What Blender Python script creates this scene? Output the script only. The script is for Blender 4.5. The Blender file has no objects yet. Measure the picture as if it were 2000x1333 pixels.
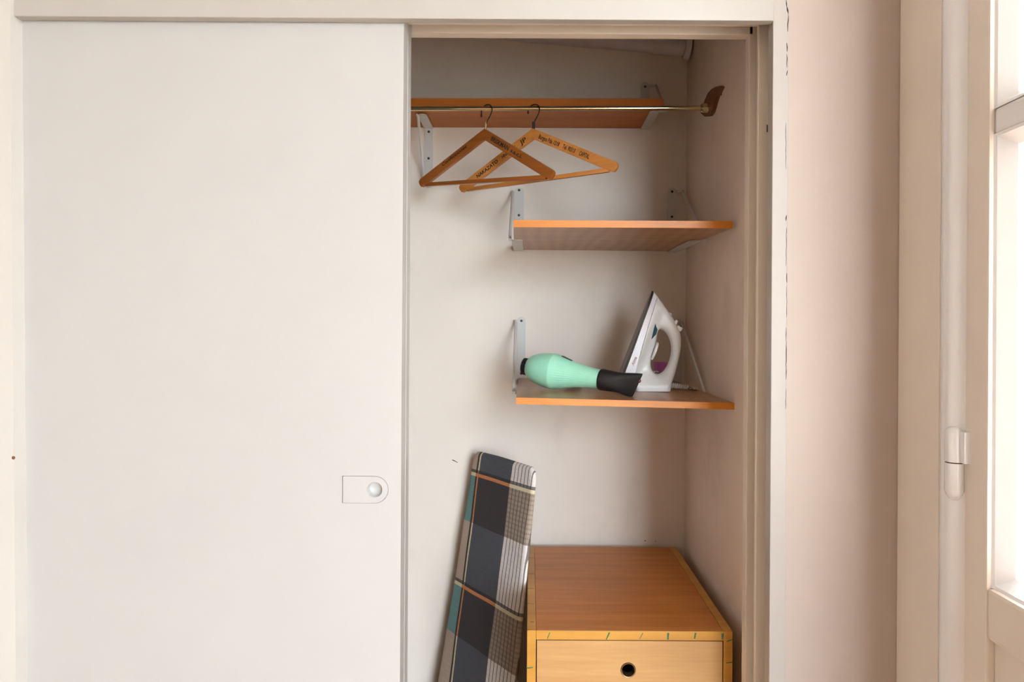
import bpy, bmesh, math, random
from math import sin, cos, pi, radians, sqrt, floor
from mathutils import Vector, Matrix
from mathutils.geometry import delaunay_2d_cdt

# ------------------------------------------------------------------ camera, light, exposure
F, CX, CY, CZ = 1333.0, 1035.0, 645.0, 1.40
RO = radians(0.35)
random.seed(4)
sc = bpy.context.scene
COL = sc.collection

cam_d = bpy.data.cameras.new('camera')
cam = bpy.data.objects.new('camera', cam_d)
COL.objects.link(cam)
cam_d.sensor_width = 36.0
cam_d.lens = F * 36.0 / 2000.0
cam_d.shift_x = -(CX - 1000.0) / 2000.0
cam_d.shift_y = (CY - 666.5) / 2000.0
cam_d.clip_start = 0.02
cam.location = (0, 0, CZ)
cam.rotation_euler = (pi / 2, -RO, 0)
sc.camera = cam

sc.view_settings.view_transform = 'Standard'
sc.view_settings.look = 'None'
sc.view_settings.gamma = 1.0
sc.view_settings.use_curve_mapping = False
sc.view_settings.exposure = 0.05

SKY = 26.5
world = bpy.data.worlds.new('world')
sc.world = world
world.use_nodes = True
bg = world.node_tree.nodes['Background']
bg.inputs['Color'].default_value = (0.87, 0.95, 1.07, 1)
bg.inputs['Strength'].default_value = SKY

def portal(name, loc, rot, sx, sy):
    d = bpy.data.lights.new(name, 'AREA')
    d.shape = 'RECTANGLE'
    d.size, d.size_y = sx, sy
    d.energy = 1.0
    d.cycles.is_portal = True
    o = bpy.data.objects.new(name, d)
    COL.objects.link(o)
    o.location = loc
    o.rotation_euler = rot
    return o

# daylight enters the room through the right wall's window and one added behind the camera
portal('window_portal', (0.70, 0.79, 1.50), (0, pi / 2, 0), 2.48, 0.48)
portal('window_portal', (1.48, -2.67, 1.50), (pi / 2, 0, 0), 1.64, 2.5)

# ------------------------------------------------------------------ geometry helpers
def P(px, py, Y):
    x, y = px - CX, py - CY
    x, y = x * cos(RO) + y * sin(RO), -x * sin(RO) + y * cos(RO)
    return Vector((x * Y / F, Y, CZ - y * Y / F))

def on_x(px, py, X):
    a = P(px, py, 1.0)
    return P(px, py, X / a.x)

def on_plane(px, py, p0, n):
    d = P(px, py, 1.0) - Vector((0, 0, CZ))
    o = Vector((0, 0, CZ))
    return o + d * ((p0 - o).dot(n) / d.dot(n))

def obj(name, bm, m, parent=None, smooth=None, mats=None):
    bmesh.ops.recalc_face_normals(bm, faces=bm.faces)
    me = bpy.data.meshes.new(name)
    bm.to_mesh(me)
    bm.free()
    if smooth is not None:
        for p in me.polygons:
            p.use_smooth = True
        me.set_sharp_from_angle(angle=radians(smooth))
    me.materials.append(m)
    for k in (mats or []):
        me.materials.append(k)
    o = bpy.data.objects.new(name, me)
    COL.objects.link(o)
    if parent:
        o.parent = parent
    return o

def thing(name, label, cat, loc=(0, 0, 0), rot=(0, 0, 0), group=None, mat4=None):
    o = bpy.data.objects.new(name, None)
    o.empty_display_size = 0.05
    COL.objects.link(o)
    if mat4 is not None:
        o.matrix_world = mat4
    else:
        o.location = loc
        o.rotation_euler = rot
    o['label'] = label
    o['category'] = cat
    if group:
        o['group'] = group
    return o

def struct(name, bm, m, parent=None, smooth=None):
    o = obj(name, bm, m, parent, smooth)
    if parent is None:
        o['kind'] = 'structure'
    return o

def struct_root(name, loc=(0, 0, 0)):
    o = bpy.data.objects.new(name, None)
    COL.objects.link(o)
    o.location = loc
    o['kind'] = 'structure'
    return o

def add_box(bm, x0, x1, y0, y1, z0, z1, bev=0.0, seg=2, M=None):
    vs = [bm.verts.new((x, y, z)) for x in (x0, x1) for y in (y0, y1) for z in (z0, z1)]
    fs = [(0, 1, 3, 2), (4, 6, 7, 5), (0, 4, 5, 1), (2, 3, 7, 6), (0, 2, 6, 4), (1, 5, 7, 3)]
    faces = [bm.faces.new([vs[i] for i in f]) for f in fs]
    bmesh.ops.recalc_face_normals(bm, faces=faces)
    if M is not None:
        bmesh.ops.transform(bm, matrix=M, verts=vs)
    if bev > 0:
        es = set()
        for f in faces:
            for e in f.edges:
                es.add(e)
        bmesh.ops.bevel(bm, geom=list(es), offset=bev, segments=seg, affect='EDGES', profile=0.6)

def box(*a, **k):
    bm = bmesh.new()
    add_box(bm, *a, **k)
    return bm

def add_hexa(bm, bottom, top):
    b = [bm.verts.new(p) for p in bottom]
    t = [bm.verts.new(p) for p in top]
    n = len(b)
    fs = [bm.faces.new(b[::-1]), bm.faces.new(t)]
    for i in range(n):
        fs.append(bm.faces.new((b[i], b[(i + 1) % n], t[(i + 1) % n], t[i])))
    return b, t, fs

def add_tube(bm, pts, r, seg=12, cap=True, radii=None):
    pts = [Vector(p) for p in pts]
    n = len(pts)
    tang = []
    for i in range(n):
        a = pts[max(i - 1, 0)]
        b = pts[min(i + 1, n - 1)]
        tang.append((b - a).normalized())
    up = Vector((0, 0, 1)) if abs(tang[0].z) < 0.9 else Vector((1, 0, 0))
    u = tang[0].cross(up).normalized()
    rings = []
    for i in range(n):
        u = (u - tang[i] * u.dot(tang[i])).normalized()
        v = tang[i].cross(u)
        rr = radii[i] if radii else r
        rings.append([bm.verts.new(pts[i] + (u * cos(2 * pi * k / seg) + v * sin(2 * pi * k / seg)) * rr) for k in range(seg)])
    for i in range(n - 1):
        for k in range(seg):
            bm.faces.new((rings[i][k], rings[i][(k + 1) % seg], rings[i + 1][(k + 1) % seg], rings[i + 1][k]))
    if cap:
        bm.faces.new(rings[0][::-1])
        bm.faces.new(rings[-1])

def spline(pts, n=8):
    pts = [Vector(p) for p in pts]
    out = []
    for i in range(len(pts) - 1):
        p0 = pts[max(i - 1, 0)]
        p1, p2 = pts[i], pts[i + 1]
        p3 = pts[min(i + 2, len(pts) - 1)]
        for k in range(n):
            t = k / n
            out.append(0.5 * ((2 * p1) + (p2 - p0) * t + (2 * p0 - 5 * p1 + 4 * p2 - p3) * t * t + (3 * p1 - p0 - 3 * p2 + p3) * t ** 3))
    out.append(pts[-1])
    return out

def add_lathe(bm, prof, seg=48, axis='X', flute=None):
    """prof: (a, r) pairs, revolved about the axis"""
    rings = []
    for i, (a, r) in enumerate(prof):
        ring = []
        for k in range(seg):
            t = 2 * pi * k / seg
            rr = r
            if flute:
                rr = r * (1 + flute(i, k))
            c, s = rr * cos(t), rr * sin(t)
            ring.append(bm.verts.new((a, c, s) if axis == 'X' else ((c, a, s) if axis == 'Y' else (c, s, a))))
        rings.append(ring)
    for i in range(len(rings) - 1):
        for k in range(seg):
            bm.faces.new((rings[i][k], rings[i][(k + 1) % seg], rings[i + 1][(k + 1) % seg], rings[i + 1][k]))
    bm.faces.new(rings[0][::-1])
    bm.faces.new(rings[-1])

def inside(p, poly):
    x, y = p
    c = False
    j = len(poly) - 1
    for i in range(len(poly)):
        xi, yi = poly[i]
        xj, yj = poly[j]
        if (yi > y) != (yj > y) and x < (xj - xi) * (y - yi) / (yj - yi) + xi:
            c = not c
        j = i
    return c

def seg_dist(p, a, b):
    ax, ay = a
    bx, by = b
    dx, dy = bx - ax, by - ay
    L = dx * dx + dy * dy
    t = 0 if L == 0 else max(0, min(1, ((p[0] - ax) * dx + (p[1] - ay) * dy) / L))
    return math.hypot(p[0] - ax - t * dx, p[1] - ay - t * dy)

def tri_poly(loops, inner=()):
    pts, edges = [], []
    for lp in loops:
        s = len(pts)
        pts += [Vector(p) for p in lp]
        edges += [(s + i, s + (i + 1) % len(lp)) for i in range(len(lp))]
    pts += [Vector(p) for p in inner]
    v, e, f, *_ = delaunay_2d_cdt(pts, edges, [], 1, 1e-7)
    out = []
    for t in f:
        c = (sum(v[i][0] for i in t) / 3, sum(v[i][1] for i in t) / 3)
        if inside(c, loops[0]) and not any(inside(c, h) for h in loops[1:]):
            out.append(tuple(t))
    return v, out

def add_prism(bm, loops, d0, d1, mp):
    """loops in 2D (first outer, rest holes) extruded from depth d0 to d1; mp(u, v, d) gives the point"""
    v, tris = tri_poly(loops)
    A = [bm.verts.new(mp(p[0], p[1], d0)) for p in v]
    B = [bm.verts.new(mp(p[0], p[1], d1)) for p in v]
    cnt = {}
    for t in tris:
        bm.faces.new([A[i] for i in t])
        bm.faces.new([B[i] for i in reversed(t)])
        for i in range(3):
            e = (t[i], t[(i + 1) % 3])
            k = tuple(sorted(e))
            cnt[k] = None if k in cnt else e
    for e in cnt.values():
        if e:
            bm.faces.new((A[e[1]], A[e[0]], B[e[0]], B[e[1]]))
    loose = [x for x in bm.verts if not x.link_faces]
    bmesh.ops.delete(bm, geom=loose, context='VERTS')

def XZ(u, v, d):
    return (u, d, v)

def pillow(bm, outer, holes, Tf, Tb, r, sp, flat=(), jitter=0.0):
    """solid with a rounded rim over a 2D outline in x/z: front at -Tf(x,z), back at +Tb(x,z)"""
    rounded = []
    def resample(lp, is_outer):
        out = []
        for i in range(len(lp)):
            a, b = lp[i], lp[(i + 1) % len(lp)]
            n = max(1, int(round(math.hypot(b[0] - a[0], b[1] - a[1]) / sp)))
            if not (is_outer and i in flat):
                rounded.append((a, b))
            for k in range(n):
                out.append((a[0] + (b[0] - a[0]) * k / n, a[1] + (b[1] - a[1]) * k / n))
        return out
    lo = [resample(outer, True)] + [resample(h, False) for h in holes]
    alle = [(lp[i], lp[(i + 1) % len(lp)]) for lp in [outer] + list(holes) for i in range(len(lp))]
    xs = [p[0] for p in outer]
    zs = [p[1] for p in outer]
    inner = []
    rim = [(a, b) for a, b in rounded]
    for lp in lo:
        n = len(lp)
        for i in range(n):
            a, b, c = lp[i - 1], lp[i], lp[(i + 1) % n]
            tx, tz = c[0] - a[0], c[1] - a[1]
            l = math.hypot(tx, tz) or 1
            nx, nz = -tz / l, tx / l
            for f in (0.06, 0.25, 0.55, 1.0):
                for sg in (1, -1):
                    q = (b[0] + sg * nx * f * r, b[1] + sg * nz * f * r)
                    if inside(q, outer) and not any(inside(q, h) for h in holes):
                        dd = min(seg_dist(q, e0, e1) for e0, e1 in alle)
                        if rim and abs(dd - f * r) < 0.15 * f * r:
                            inner.append(q)
    far = max(1.35 * r, 0.45 * sp)
    row = 0
    z = min(zs)
    while z < max(zs):
        x = min(xs) + (sp / 2 if row % 2 else 0)
        while x < max(xs):
            if inside((x, z), outer) and not any(inside((x, z), h) for h in holes):
                if min(seg_dist((x, z), a, b) for a, b in alle) > far:
                    inner.append((x, z))
            x += sp
        z += sp * 0.87
        row += 1
    v, tris = tri_poly(lo, inner)
    A, B = [], []
    for p in v:
        q = (p[0], p[1])
        d = min([seg_dist(q, a, b) for a, b in rounded] + [1])
        m = sqrt(max(0, 1 - (1 - min(d / r, 1)) ** 2))
        A.append(bm.verts.new((q[0], -Tf(*q) * m, q[1])))
        B.append(bm.verts.new((q[0], Tb(*q) * m, q[1])))
    cnt = {}
    for t in tris:
        bm.faces.new([A[i] for i in t])
        bm.faces.new([B[i] for i in reversed(t)])
        for i in range(3):
            e = (t[i], t[(i + 1) % 3])
            k = tuple(sorted(e))
            cnt[k] = None if k in cnt else e
    for e in cnt.values():
        if e:
            bm.faces.new((A[e[1]], A[e[0]], B[e[0]], B[e[1]]))
    bmesh.ops.remove_doubles(bm, verts=bm.verts, dist=1e-5)
    bmesh.ops.dissolve_degenerate(bm, edges=bm.edges, dist=1e-6)
    loose = [x for x in bm.verts if not x.link_faces]
    bmesh.ops.delete(bm, geom=loose, context='VERTS')

def text_bm(s, width, height, depth=0.0003, shear=0.0, bold=0.0, spacing=1.0):
    """flat printed lettering as a mesh, in the local x/z plane, starting at the origin"""
    cu = bpy.data.curves.new('lettering', 'FONT')
    cu.body = s
    cu.size = 1.0
    cu.shear = shear
    cu.space_character = spacing
    cu.resolution_u = 2
    cu.offset = bold
    o = bpy.data.objects.new('lettering', cu)
    me = bpy.data.meshes.new_from_object(o)
    bpy.data.objects.remove(o)
    bpy.data.curves.remove(cu)
    bm = bmesh.new()
    bm.from_mesh(me)
    bpy.data.meshes.remove(me)
    xs = [v.co.x for v in bm.verts]
    ys = [v.co.y for v in bm.verts]
    x0, x1, y1 = min(xs), max(xs), max(ys)
    for v in bm.verts:
        v.co = Vector(((v.co.x - x0) / (x1 - x0) * width, 0, v.co.y / y1 * height))
    r = bmesh.ops.extrude_face_region(bm, geom=list(bm.faces))
    bmesh.ops.translate(bm, vec=(0, -depth, 0), verts=[g for g in r['geom'] if isinstance(g, bmesh.types.BMVert)])
    return bm

# ------------------------------------------------------------------ material helpers
def srgb(r, g, b):
    f = lambda c: (c / 255 / 12.92) if c / 255 <= 0.04045 else ((c / 255 + 0.055) / 1.055) ** 2.4
    return (f(r), f(g), f(b), 1)

class G:
    def __init__(s, name):
        s.m = bpy.data.materials.new(name)
        s.m.use_nodes = True
        s.t = s.m.node_tree
        s.n = s.t.nodes
        s.b = s.n['Principled BSDF']
    def lk(s, a, b):
        s.t.links.new(a, b)
    def node(s, ty, **kw):
        n = s.n.new(ty)
        for k, v in kw.items():
            setattr(n, k, v)
        return n
    def put(s, sock, v):
        if isinstance(v, bpy.types.NodeSocket):
            s.lk(v, sock)
        else:
            sock.default_value = v
    def coords(s, scale=(1, 1, 1), rot=(0, 0, 0), kind='Object'):
        c = s.node('ShaderNodeTexCoord')
        mp = s.node('ShaderNodeMapping')
        mp.inputs['Scale'].default_value = scale
        mp.inputs['Rotation'].default_value = rot
        s.lk(c.outputs[kind], mp.inputs['Vector'])
        return mp.outputs['Vector']
    def noise(s, vec, scale, detail=4, rough=0.55, dist=0.0):
        n = s.node('ShaderNodeTexNoise')
        s.lk(vec, n.inputs['Vector'])
        n.inputs['Scale'].default_value = scale
        n.inputs['Detail'].default_value = detail
        n.inputs['Roughness'].default_value = rough
        n.inputs['Distortion'].default_value = dist
        return n.outputs['Fac']
    def math(s, op, a, b=0.0, c=0.0):
        n = s.node('ShaderNodeMath', operation=op)
        s.put(n.inputs[0], a)
        s.put(n.inputs[1], b)
        s.put(n.inputs[2], c)
        return n.outputs[0]
    def ramp(s, fac, stops, interp='LINEAR'):
        n = s.node('ShaderNodeValToRGB')
        s.lk(fac, n.inputs['Fac'])
        cr = n.color_ramp
        cr.interpolation = interp
        while len(cr.elements) < len(stops):
            cr.elements.new(0.5)
        for e, (p, c) in zip(cr.elements, stops):
            e.position = p
            e.color = c
        return n.outputs['Color']
    def mix(s, fac, a, b, blend='MIX'):
        n = s.node('ShaderNodeMix', data_type='RGBA', blend_type=blend)
        s.put(n.inputs['Factor'], fac)
        s.put(n.inputs['A'], a)
        s.put(n.inputs['B'], b)
        return [o for o in n.outputs if o.type == 'RGBA'][0]
    def sep(s, vec):
        n = s.node('ShaderNodeSeparateXYZ')
        s.lk(vec, n.inputs[0])
        return n.outputs
    def bump(s, h, strength=0.2, dist=0.002):
        n = s.node('ShaderNodeBump')
        n.inputs['Strength'].default_value = strength
        n.inputs['Distance'].default_value = dist
        s.lk(h, n.inputs['Height'])
        s.lk(n.outputs[0], s.b.inputs['Normal'])
    def set(s, **kw):
        for k, v in kw.items():
            s.put(s.b.inputs[k.replace('_', ' ')], v)
        return s.m

def plain(name, col, rough=0.5, metal=0.0, spec=0.5):
    g = G(name)
    v = g.coords()
    f = g.noise(v, 60, 3)
    g.set(Base_Color=g.mix(f, tuple(c * 0.93 for c in col[:3]) + (1,), tuple(min(1, c * 1.05) for c in col[:3]) + (1,)),
          Roughness=rough, Metallic=metal, Specular_IOR_Level=spec)
    return g.m

def paint(name, col, rough=0.45, blotch=0.06, bstr=0.25, bscale=1.0, stain=None, stain_amt=0.0):
    g = G(name)
    v = g.coords(kind='Object')
    a = g.noise(v, 2.5, 3)
    b = g.noise(v, 14, 5)
    f = g.math('ADD', g.math('MULTIPLY', a, 0.6), g.math('MULTIPLY', b, 0.4))
    lo = tuple(c * (1 - blotch) for c in col[:3]) + (1,)
    hi = tuple(min(1, c * (1 + blotch)) for c in col[:3]) + (1,)
    c = g.ramp(f, [(0.3, lo), (0.7, hi)])
    if stain:
        s1 = g.noise(g.coords((1, 1, 0.6)), 6, 6, 0.65)
        s2 = g.noise(v, 45, 4)
        m = g.math('MULTIPLY', g.ramp(s1, [(0.56, (0, 0, 0, 1)), (0.75, (1, 1, 1, 1))]), g.math('ADD', s2, 0.35))
        c = g.mix(g.math('MULTIPLY', m, stain_amt), c, stain)
    st = g.noise(g.coords((9, 9, 1.4)), 6, 4)
    fine = g.noise(v, 120, 3)
    h = g.math('ADD', g.math('MULTIPLY', st, 0.8), g.math('MULTIPLY', fine, 0.35))
    g.bump(h, bstr, 0.0015 * bscale)
    g.set(Base_Color=c, Roughness=rough)
    return g.m

def wood(name, dark, light, axis='X', scale=1.0, rough=0.45, rings=False, coat=0.0):
    g = G(name)
    k = {'X': (2.0, 26, 26), 'Y': (26, 2.0, 26), 'Z': (26, 26, 2.0)}[axis]
    k = tuple(q * scale for q in k)
    v = g.coords(k)
    n1 = g.noise(v, 1.6, 6, 0.6, 0.4)
    v2 = g.coords(tuple(q * 5 for q in k))
    n2 = g.noise(v2, 2.2, 3, 0.6)
    f = g.math('ADD', g.math('MULTIPLY', n1, 0.7), g.math('MULTIPLY', n2, 0.3))
    if rings:
        w = g.node('ShaderNodeTexWave', wave_type='RINGS', rings_direction='Y')
        g.lk(g.coords((3.0, 1.0, 9.0)), w.inputs['Vector'])
        w.inputs['Scale'].default_value = 3.2
        w.inputs['Distortion'].default_value = 6
        w.inputs['Detail'].default_value = 3
        w.inputs['Detail Scale'].default_value = 0.6
        f = g.math('ADD', g.math('MULTIPLY', f, 0.86), g.math('MULTIPLY', w.outputs['Fac'], 0.14))
    c = g.ramp(f, [(0.30, dark), (0.70, light)])
    g.bump(f, 0.08, 0.001)
    g.set(Base_Color=c, Roughness=rough, Coat_Weight=coat)
    g.b.inputs['Coat Roughness'].default_value = 0.25
    return g.m

M = {}
M['door'] = paint('door_paint', (0.555, 0.535, 0.515, 1), 0.42, 0.02, 0.12)
M['frame'] = paint('frame_paint', (0.515, 0.48, 0.445, 1), 0.38, 0.03, 0.10)
M['stop_lit'] = paint('door_stop_lit_paint', (0.86, 0.76, 0.65, 1), 0.38, 0.03, 0.06)  # frame paint lightened on shaded stops and track strips, in place of light
M['jamb'] = paint('jamb_paint', (0.50, 0.455, 0.42, 1), 0.38, 0.03, 0.10)
M['trim_left_lit'] = paint('left_trim_lit_paint', (0.68, 0.645, 0.60, 1), 0.38, 0.03, 0.10)  # lighter copy of the frame paint, window light on the reveal put into colour
M['wall'] = paint('wall_paint', (0.545, 0.452, 0.395, 1), 0.5, 0.03, 0.35, 1.6)
M['room'] = paint('room_bounce_paint', (0.84, 0.77, 0.71, 1), 0.6)  # wall paint made lighter on the unseen walls, to bounce more light
M['closet'] = paint('closet_paint', (0.86, 0.76, 0.672, 1), 0.6, 0.03, 0.2, 1.0, srgb(96, 80, 74), 0.14)
M['closet_side'] = paint('closet_side_paint', (0.90, 0.74, 0.62, 1), 0.6, 0.05, 0.2, 1.0, srgb(100, 84, 76), 0.15)
M['sash'] = paint('window_paint', (0.92, 0.91, 0.93, 1), 0.2, 0.02, 0.35, 1.4)
M['sash'].node_tree.nodes['Principled BSDF'].inputs['Coat Weight'].default_value = 0.8
M['sash'].node_tree.nodes['Principled BSDF'].inputs['Coat Roughness'].default_value = 0.12
M['casing'] = paint('casing_paint', (0.90, 0.80, 0.71, 1), 0.4, 0.03, 0.3, 1.2)
M['crack'] = plain('dark_crack', srgb(60, 45, 40), 0.9)
M['ceil'] = plain('ceiling_white', (0.80, 0.78, 0.74, 1), 0.8)
M['floor'] = wood('floor_boards', srgb(170, 126, 88), srgb(212, 168, 124), 'Y', 0.5, 0.4)
M['edge'] = wood('orange_edge', srgb(194, 110, 18), srgb(222, 138, 30), 'X', 0.8, 0.45, coat=0.1)
M['edge_dark'] = wood('brown_orange_edge', srgb(172, 92, 30), srgb(204, 120, 48), 'X', 0.8, 0.45)
M['shelf'] = wood('shelf_plywood', srgb(160, 108, 68), srgb(196, 144, 100), 'X', 0.6, 0.38, rings=True, coat=0.25)
M['shelf_top'] = wood('top_shelf_wood', srgb(172, 92, 30), srgb(206, 124, 54), 'X', 0.5, 0.45)
M['chest_top'] = wood('chest_top_veneer', srgb(180, 104, 38), srgb(214, 134, 58), 'X', 0.8, 0.42)
M['chest_edge'] = wood('chest_edge_yellow', srgb(186, 126, 44), srgb(212, 154, 66), 'X', 0.5, 0.42)
M['drawer'] = wood('drawer_veneer', srgb(184, 134, 80), srgb(208, 162, 106), 'X', 0.6, 0.4)
M['hanger_a'] = wood('brown_hanger_wood', srgb(138, 74, 26), srgb(176, 102, 44), 'X', 1.5, 0.35, coat=0.3)
M['hanger_b'] = wood('honey_hanger_wood', srgb(190, 116, 50), srgb(224, 150, 78), 'X', 1.5, 0.35, coat=0.3)
M['ink'] = plain('brown_ink', srgb(34, 19, 10), 0.7)
M['wire'] = plain('dark_wire', srgb(52, 44, 38), 0.4, 0.8)
M['brass'] = plain('brass', srgb(205, 165, 110), 0.3, 0.9)
M['rail'] = plain('rail_metal', srgb(214, 202, 168), 0.14, 1.0)
M['black'] = plain('black_plastic', srgb(30, 30, 31), 0.42)
M['holder'] = wood('holder_wood', srgb(96, 54, 24), srgb(140, 84, 42), 'Z', 1.2, 0.5)
M['bracket'] = paint('bracket_paint', (0.66, 0.635, 0.605, 1), 0.4, 0.07, 0.2)
M['rust'] = plain('bare_brown_spot', srgb(130, 84, 58), 0.8)
M['screw'] = plain('dark_screw', srgb(80, 72, 66), 0.5, 0.6)
M['mint'] = plain('mint_plastic', srgb(166, 230, 200), 0.28)
M['irwhite'] = plain('iron_white', (0.82, 0.79, 0.78, 1), 0.3)
M['irskirt'] = plain('iron_skirt_lilac', (0.78, 0.74, 0.77, 1), 0.3)
M['sole'] = plain('soleplate_metal', srgb(84, 78, 74), 0.35, 0.8)
M['teal'] = plain('teal_plastic', srgb(34, 84, 100), 0.25)
M['purple'] = plain('purple_plastic', srgb(218, 120, 204), 0.4)
M['red'] = plain('red_plastic', srgb(120, 18, 34), 0.4)
M['redink'] = plain('red_ink', srgb(196, 120, 130), 0.6)
M['green'] = plain('green_marker', srgb(46, 110, 70), 0.7)
M['pipe'] = paint('pipe_paint', (0.70, 0.66, 0.72, 1), 0.5, 0.1, 0.35, 1.5)
M['steel'] = plain('steel', srgb(170, 170, 172), 0.3, 0.9)
M['bronze'] = plain('grommet_metal', srgb(132, 108, 80), 0.35, 0.8)
M['dark'] = plain('drawer_inside', srgb(70, 60, 50), 0.8)
M['stone'] = plain('terrace_stone', srgb(180, 172, 160), 0.9)
M['leaf'] = plain('leaf_green', srgb(140, 165, 60), 0.6)

def glass_mat():
    g = G('window_glass')
    g.n.remove(g.b)
    out = g.n['Material Output']
    tr = g.node('ShaderNodeBsdfTransparent')
    tr.inputs[0].default_value = (0.93, 0.96, 0.95, 1)
    gl = g.node('ShaderNodeBsdfGlossy')
    gl.inputs['Roughness'].default_value = 0.02
    fr = g.node('ShaderNodeLayerWeight')
    fr.inputs['Blend'].default_value = 0.5
    ff = g.math('ADD', g.math('MULTIPLY', g.math('POWER', fr.outputs['Facing'], 5.0), 0.6), 0.03)
    mx = g.node('ShaderNodeMixShader')
    g.lk(ff, mx.inputs[0])
    g.lk(tr.outputs[0], mx.inputs[1])
    g.lk(gl.outputs[0], mx.inputs[2])
    g.lk(mx.outputs[0], out.inputs['Surface'])
    return g.m
M['glass'] = glass_mat()

TB = 1.031   # board length below its first orange stripe

def plaid():
    g = G('plaid_cover')
    tc = g.node('ShaderNodeTexCoord')
    x, y, z = g.sep(tc.outputs['Object'])[:3]
    wob = g.noise(g.coords((1, 1, 1)), 30, 2)
    x = g.math('ADD', x, g.math('MULTIPLY', g.math('SUBTRACT', wob, 0.5), 0.002))
    t = g.math('DIVIDE', g.math('SUBTRACT', TB, z), 0.289)
    fr = g.math('FRACT', g.math('ADD', t, 20.0))
    isB = g.math('LESS_THAN', fr, 0.445)
    line = g.math('LESS_THAN', fr, 0.030)
    dk = g.math('GREATER_THAN', fr, 0.972)
    u = g.math('DIVIDE', g.math('ADD', x, 0.2), 0.4)
    q = lambda v: (v + 0.2) / 0.4
    beige, teal = srgb(190, 168, 150), srgb(112, 150, 148)
    navy, blk = srgb(88, 89, 96), srgb(66, 60, 62)
    cream, orange = srgb(228, 214, 178), srgb(214, 136, 86)
    white, taupe = srgb(238, 228, 222), srgb(172, 154, 138)
    A = g.ramp(u, [(0, beige), (q(-.109), srgb(64, 56, 54)), (q(-.1005), cream), (q(-.094), navy), (q(.049), white)], 'CONSTANT')
    B = g.ramp(u, [(0, teal), (q(-.109), srgb(50, 42, 42)), (q(-.1005), orange), (q(-.094), blk), (q(.049), taupe)], 'CONSTANT')
    L = g.ramp(u, [(0, cream), (q(-.109), orange), (q(-.094), orange), (q(.049), cream)], 'CONSTANT')
    c = g.mix(isB, A, B)
    # thin dark lengthwise lines in the pale band
    band = g.math('GREATER_THAN', x, 0.049)
    fl = g.math('FRACT', g.math('DIVIDE', g.math('SUBTRACT', x, 0.049), 0.0136))
    thin = g.math('MULTIPLY', band, g.math('LESS_THAN', fl, 0.2))
    c = g.mix(g.math('MULTIPLY', thin, 0.85), c, srgb(84, 70, 68))
    # crosswise threads in the taupe blocks
    tf = g.math('FRACT', g.math('MULTIPLY', g.math('ADD', t, 20.0), 26.0))
    thr = g.math('MULTIPLY', g.math('MULTIPLY', band, isB), g.math('LESS_THAN', tf, 0.35))
    c = g.mix(g.math('MULTIPLY', thr, 0.35), c, srgb(110, 94, 86))
    c = g.mix(g.math('MULTIPLY', dk, 0.8), c, srgb(50, 42, 42))
    c = g.mix(line, c, L)
    w = g.noise(g.coords((14, 14, 260)), 2.0, 4, 0.6)
    w2 = g.noise(g.coords((260, 14, 14)), 2.0, 3, 0.6)
    ww = g.math('ADD', g.math('MULTIPLY', w, 0.7), g.math('MULTIPLY', w2, 0.3))
    k = g.ramp(ww, [(0.3, (0.80, 0.80, 0.80, 1)), (0.7, (1.12, 1.12, 1.12, 1))])
    c = g.mix(1.0, c, k, 'MULTIPLY')
    g.bump(ww, 0.15, 0.0006)
    g.set(Base_Color=c, Roughness=0.8)
    return g.m
M['plaid'] = plaid()

def cord_mat():
    g = G('braided_cord')
    v = g.coords((1, 1, 1))
    c = g.node('ShaderNodeTexChecker')
    g.lk(v, c.inputs['Vector'])
    c.inputs['Scale'].default_value = 330
    c.inputs['Color1'].default_value = srgb(220, 214, 206)
    c.inputs['Color2'].default_value = srgb(50, 44, 42)
    g.set(Base_Color=c.outputs['Color'], Roughness=0.8)
    return g.m
M['cord'] = cord_mat()

# ------------------------------------------------------------------ the setting: closet shell
BY = 1.885            # back wall of the closet
XR = 0.4296           # right side wall of the closet
XL = -1.02            # left side wall of the closet
FY = 1.156            # face of the room wall that holds the closet
XW = 0.6233           # face of the window joinery on the right
RX0, RX1, RY0, RZ1 = -2.0, 2.4, -2.6, 2.90

struct('wall_back', box(XL - 0.05, XR + 0.03, BY, BY + 0.08, 0, 2.6), M['closet'])
struct('wall_closet_right', box(XR, XR + 0.03, 1.275, BY, 0, 2.6), M['closet_side'])
struct('wall_closet_left', box(XL - 0.05, XL, 1.275, BY, 0, 2.6), M['closet_side'])
struct('ceiling', box(XL - 0.05, XR + 0.03, 1.275, BY, 2.42, 2.6), M['closet'])
struct('floor', box(RX0, RX1, RY0, BY + 0.08, -0.08, 0), M['floor'])
struct('ceiling', box(RX0, RX1, RY0, FY + 0.12, RZ1, RZ1 + 0.08), M['ceil'])

# front wall of the closet: pieces left of, above and right of the opening
zh = P(787, 36, 1.146).z            # underside of the header
bm = bmesh.new()
add_box(bm, 0.434, 0.68, FY, FY + 0.118, 0, RZ1)
add_box(bm, 0.4295, 0.4345, FY + 0.02, FY + 0.118, 0, RZ1)
add_box(bm, -1.0, 0.4295, FY, FY + 0.118, zh + 0.17, RZ1)
add_box(bm, RX0, -1.0, FY, FY + 0.118, 0, RZ1)
struct('wall_front', bm, M['wall'])

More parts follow.
